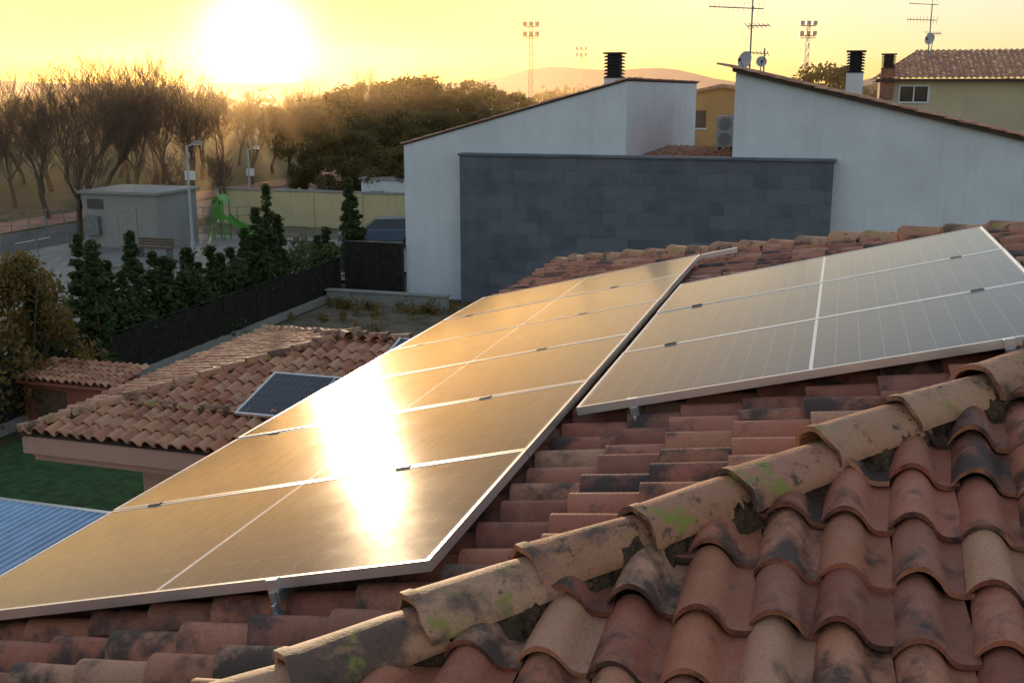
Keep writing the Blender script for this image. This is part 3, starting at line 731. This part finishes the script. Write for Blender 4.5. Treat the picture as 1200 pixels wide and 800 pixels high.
def cypress(seed,h=3.5,w=.42):
    rd=random.Random(seed); b=MB(); b.tube((0,0,0),(0,0,h*.8),.06,.015,6,'bark')
    cs=[];rs=[]
    for i in range(80):
        t=rd.random()**.9; prof=(math.sin(math.pi*min(1,t*.9+.12))**.7)*(1-t*.55)
        a=rd.uniform(0,6.28); rr=w*prof*rd.uniform(.2,.85)
        cs.append((rr*math.cos(a),rr*math.sin(a),.1+t*(h-.15))); rs.append(w*.42*(1.1-t*.8))
    leaves(b,cs,rs,60,.05,'cyp')
    cs=[(rd.gauss(0,.04),rd.gauss(0,.04),h*(.86+.14*k/8)) for k in range(8)]; leaves(b,cs,[.1]*8,20,.04,'cyp')
    return b
cyps=[]
for s in range(3):
    o=cypress(s+10).obj('tmp',grid=False); cyps.append(o.data); bpy.data.objects.remove(o)
cy=[(-10.3,26.2,3.9),(-11.1,27.4,3.9),(-10.8,28.3,3.1),(-10.5,29.5,3.7),(-10.3,30.6,3.0),(-10.0,31.2,2.7),(-9.75,32.0,2.9),(-9.55,32.4,2.4),(-9.35,33.1,2.8),(-8.75,35.1,3.1),(-8.5,35.7,3.7),(-8.3,36.5,4.4),(-8.1,37.1,3.3),(-7.3,40.2,2.2),(-7.1,41,2.4),(-6.5,43,4.1),(-6.4,43.8,3.3),(-9.0,34.2,2.6),(-11.5,25.5,3.0),(-10.6,28.9,2.7),(-10.1,30.9,2.8),(-9.2,33.6,2.5)]
for i,(x,y,h) in enumerate(cy):
    k=(1.6,1.45,1.85,1.5)[i%4]; inst(cyps[i%3],'cypress_tree',(x,y,GZ),i*1.3,(k,k,h/3.5))
b=MB(); cs=[];rs=[]
for i in range(230):
    q=19+random.random()*18; cs.append((-18.35+random.gauss(0,.28),q,GZ+random.uniform(.4,2.0)+.25*math.sin(q*1.7))); rs.append(.42)
leaves(b,cs,rs,60,.06,'cyp'); b.obj('hedge')
b=MB(); cs=[];rs=[]
rd=random.Random(5)
for i in range(90):
    a=rd.uniform(0,6.28); t=rd.random(); rr=1.7*math.sqrt(rd.random())*math.sin(math.pi*min(.95,t*.75+.2)); cs.append((rr*math.cos(a),rr*math.sin(a),.2+3.4*t)); rs.append(rd.uniform(.3,.5))
leaves(b,cs,rs,110,.055,'shrub')
for i in range(9):
    a=i*.7; b.tube((0,0,0),(1.0*math.cos(a),1.0*math.sin(a),2.6+.5*math.sin(i)),.05,.015,5,'bark')
sh=b.obj('garden_shrub',grid=False,loc=(-11.5,24.6,GZ)); inst(sh.data,'garden_shrub',(-12.6,22.3,GZ),1,(1,1,.9))
b=MB(); cs=[];rs=[]
for i in range(70):
    x_=random.uniform(-17,-13); y_=random.uniform(24.5,34.3)
    if random.random()<.5: y_=34.2-random.random()*.6; x_=random.uniform(-17,-10)
    cs.append((x_,y_,GZ+random.uniform(.05,.3))); rs.append(random.uniform(.15,.35))
leaves(b,cs,rs,45,.05,'shrub'); b.obj('low_shrubs')
def evergreen(seed,h=8,w=3.2,n=60,nl=100,ls=.15):
    rd=random.Random(seed); b=MB(); b.tube((0,0,0),(.2,.1,h*.55),.22,.12,7,'bark'); cs=[];rs=[]
    for i in range(n):
        a=rd.uniform(0,6.28); t=rd.random(); rr=w*math.sqrt(rd.random())*math.sqrt(max(0,1-(2*t-1)**2*.8))
        c=(rr*math.cos(a),rr*math.sin(a),h*.28+h*.68*t); cs.append(c); rs.append(rd.uniform(.35,1.0))
        if i%4==0: b.tube((.15,.08,h*.4),c,.07,.02,4,'bark',False)
    leaves(b,cs,rs,nl,ls,'pine'); return b
ev=[]
for s in range(3):
    o=evergreen(s+30,n=(60,42,50)[s]).obj('tmp',grid=False); ev.append(o.data); bpy.data.objects.remove(o)
k=0
for tx,Y,ht in ((-.205,95,6.2),(-.18,92,6.8),(-.155,86,7.2),(-.13,95,8.4),(-.105,84,7.0),(-.085,90,8.4),(-.06,92,7.3),(-.04,98,8.2),(-.02,110,7.4),(.0,120,7.4),(-.11,70,6.0),(-.15,66,5.0),(-.19,70,4.6),(-.135,76,6.2),(-.07,74,6.0),(-.10,62,4.6),(.035,150,7.2),(.075,150,7.2),(.10,140,7.2),(-.03,80,5.8),
   (.285,85,9.2),(.31,130,8.4),(.2,150,8),(.25,150,8.3),(.39,140,8.6),(.45,140,8.8),(.16,160,7.5),(-.36,150,6.5),(-.44,150,6.5)):
    s=ht/8; inst(ev[k%3],'evergreen_tree',(tx*Y,Y,GZ),k*1.1,(s*(.85+.12*(k%4)),s*1.1,s)); k+=1
k=0
for tx,Y,ht in ((-.405,52,8.8),(-.345,72,10.8),(-.31,78,10.6),(-.375,68,10.4),(-.43,64,8.8),(-.46,70,9.6),(-.27,84,9.2),(-.36,95,11.4),(-.285,92,9.6),(-.50,75,10),(-.25,110,8.2),(-.17,105,9.4),(-.14,110,10.2),(-.09,108,10.2),(-.06,112,10),(-.22,100,7.9),(-.03,125,9.6),(-.32,58,6.0),(-.27,62,5.0),
   (-.33,86,10.8),(-.41,92,10.6),(-.355,80,11.2),(-.24,88,7.8),(-.45,88,10),(-.205,96,8.2),(-.155,98,9.3),(-.115,101,9.8),
   (-.39,78,10.4),(-.425,82,10.0),(-.32,94,10.9),(-.30,70,9.0),(-.34,104,11.4),(-.385,100,11.0),(-.48,84,9.6),(-.10,90,9.2),(-.075,86,8.8),(-.125,84,8.6),(-.045,96,9.2),(-.18,90,8.0),(-.145,76,7.6)):
    s=ht/9.5; inst(bare[k%4],'bare_tree',(tx*Y,Y,GZ),k*2.1,(s*1.1,s*1.1,s)); k+=1
b=MB(); cs=[];rs=[]
for i in range(330):
    tx=random.uniform(-.62,.62);Y=random.uniform(150,290); hgt=random.uniform(4.0,7.6)
    for j in range(3): cs.append((tx*Y+random.gauss(0,2),Y+random.gauss(0,2),GZ+hgt*random.uniform(.3,.95))); rs.append(random.uniform(1.2,2.4))
leaves(b,cs,rs,22,.55,'pine'); b.obj('distant_trees',grid=False)
b=MB(); n=160; vs=[];fs=[]
for i in range(n+1):
    t=-1.4+2.8*i/n; Y=3000
    z=14+42*math.exp(-((t-.045)/.075)**2)+38*math.exp(-((t-.155)/.05)**2)+5*math.sin(t*23)+3*math.sin(t*61)+20*math.exp(-((t+.9)/.3)**2)
    vs+=[(t*Y,Y,GZ),(t*Y,Y+150,max(z,6)),(t*Y,Y+900,GZ)]
for i in range(n):
    for j in (0,1): fs.append((3*i+j,3*i+3+j,3*i+4+j,3*i+1+j))
b.add(vs,fs,'hill'); b.obj('distant_hills',grid=False,smooth=True)

# ------------------------------------------------------------------ evening haze (real scattering medium over the valley)
hm=bpy.data.materials.new('evening_haze'); hm.use_nodes=True; nt=hm.node_tree; nt.nodes.remove(nt.nodes['Principled BSDF'])
vsn=N(nt,'ShaderNodeVolumeScatter'); vsn.inputs['Color'].default_value=(1,.70,.38,1); vsn.inputs['Density'].default_value=.0017; vsn.inputs['Anisotropy'].default_value=.76
nt.links.new(vsn.outputs[0],nt.nodes['Material Output'].inputs['Volume'])
M['haze']=hm
b=MB(); b.box(-230,230,54,260,GZ-.5,8,'haze'); b.obj('evening_haze',grid=False)

# ------------------------------------------------------------------ light
SEL,SAZ=math.radians(2.3),math.radians(-12.93)
sd=Vector((math.sin(SAZ)*math.cos(SEL),math.cos(SAZ)*math.cos(SEL),math.sin(SEL)))
sun=bpy.data.lights.new('sun','SUN'); sun.energy=5.0; sun.angle=math.radians(.6); sun.color=(1,.66,.36)
so=bpy.data.objects.new('sun',sun); scene.collection.objects.link(so); so.rotation_euler=(-sd).to_track_quat('-Z','Y').to_euler()
w=bpy.data.worlds.new('World'); scene.world=w; w.use_nodes=True; nt=w.node_tree; bg=nt.nodes['Background']
sky=N(nt,'ShaderNodeTexSky',sky_type='NISHITA'); sky.sun_disc=False; sky.sun_elevation=SEL; sky.sun_rotation=SAZ
sky.air_density=1.0; sky.dust_density=1.0; sky.ozone_density=1.5
gm_=N(nt,'ShaderNodeGamma'); gm_.inputs[1].default_value=.48; nt.links.new(sky.outputs[0],gm_.inputs[0])
tc=N(nt,'ShaderNodeTexCoord'); vm=N(nt,'ShaderNodeVectorMath',operation='DOT_PRODUCT'); nt.links.new(tc.outputs['Generated'],vm.inputs[0]); vm.inputs[1].default_value=sd
dot=math_(nt,'MAXIMUM',vm.outputs['Value'],0)
def lobe(p,a): return math_(nt,'MULTIPLY',math_(nt,'POWER',dot,p),a)
def scaled(col,fac):
    s_=N(nt,'ShaderNodeVectorMath',operation='SCALE'); 
    if isinstance(col,tuple): s_.inputs[0].default_value=col
    else: nt.links.new(col,s_.inputs[0])
    if isinstance(fac,(int,float)): s_.inputs['Scale'].default_value=fac
    else: nt.links.new(fac,s_.inputs['Scale'])
    return s_.outputs[0]
def vadd(a,b_):
    s_=N(nt,'ShaderNodeVectorMath',operation='ADD'); nt.links.new(a,s_.inputs[0]); nt.links.new(b_,s_.inputs[1]); return s_.outputs[0]
core=scaled((1,.88,.66),math_(nt,'ADD',lobe(14000,45.),lobe(1500,2.6)))
aur=scaled((1,.66,.30),lobe(260,.30))
tint=mix(nt,lobe(16,1.0),(.95,.99,1.05),(.66,.47,.27))
base=mix(nt,1.0,scaled(gm_.outputs[0],.60),tint,'MULTIPLY')
nt.links.new(vadd(vadd(core,aur),base),bg.inputs[0]); bg.inputs[1].default_value=1.0
scene.view_settings.view_transform='Standard'; scene.view_settings.look='None'; scene.view_settings.exposure=0
# ------------------------------------------------------------------ camera
cam=bpy.data.cameras.new('camera'); cam.sensor_width=36; cam.lens=1262.8/1200*36; cam.clip_end=12000; cam.clip_start=.05
co=bpy.data.objects.new('camera',cam); scene.collection.objects.link(co); co.rotation_euler=(math.radians(90-13.156),0,0); scene.camera=co
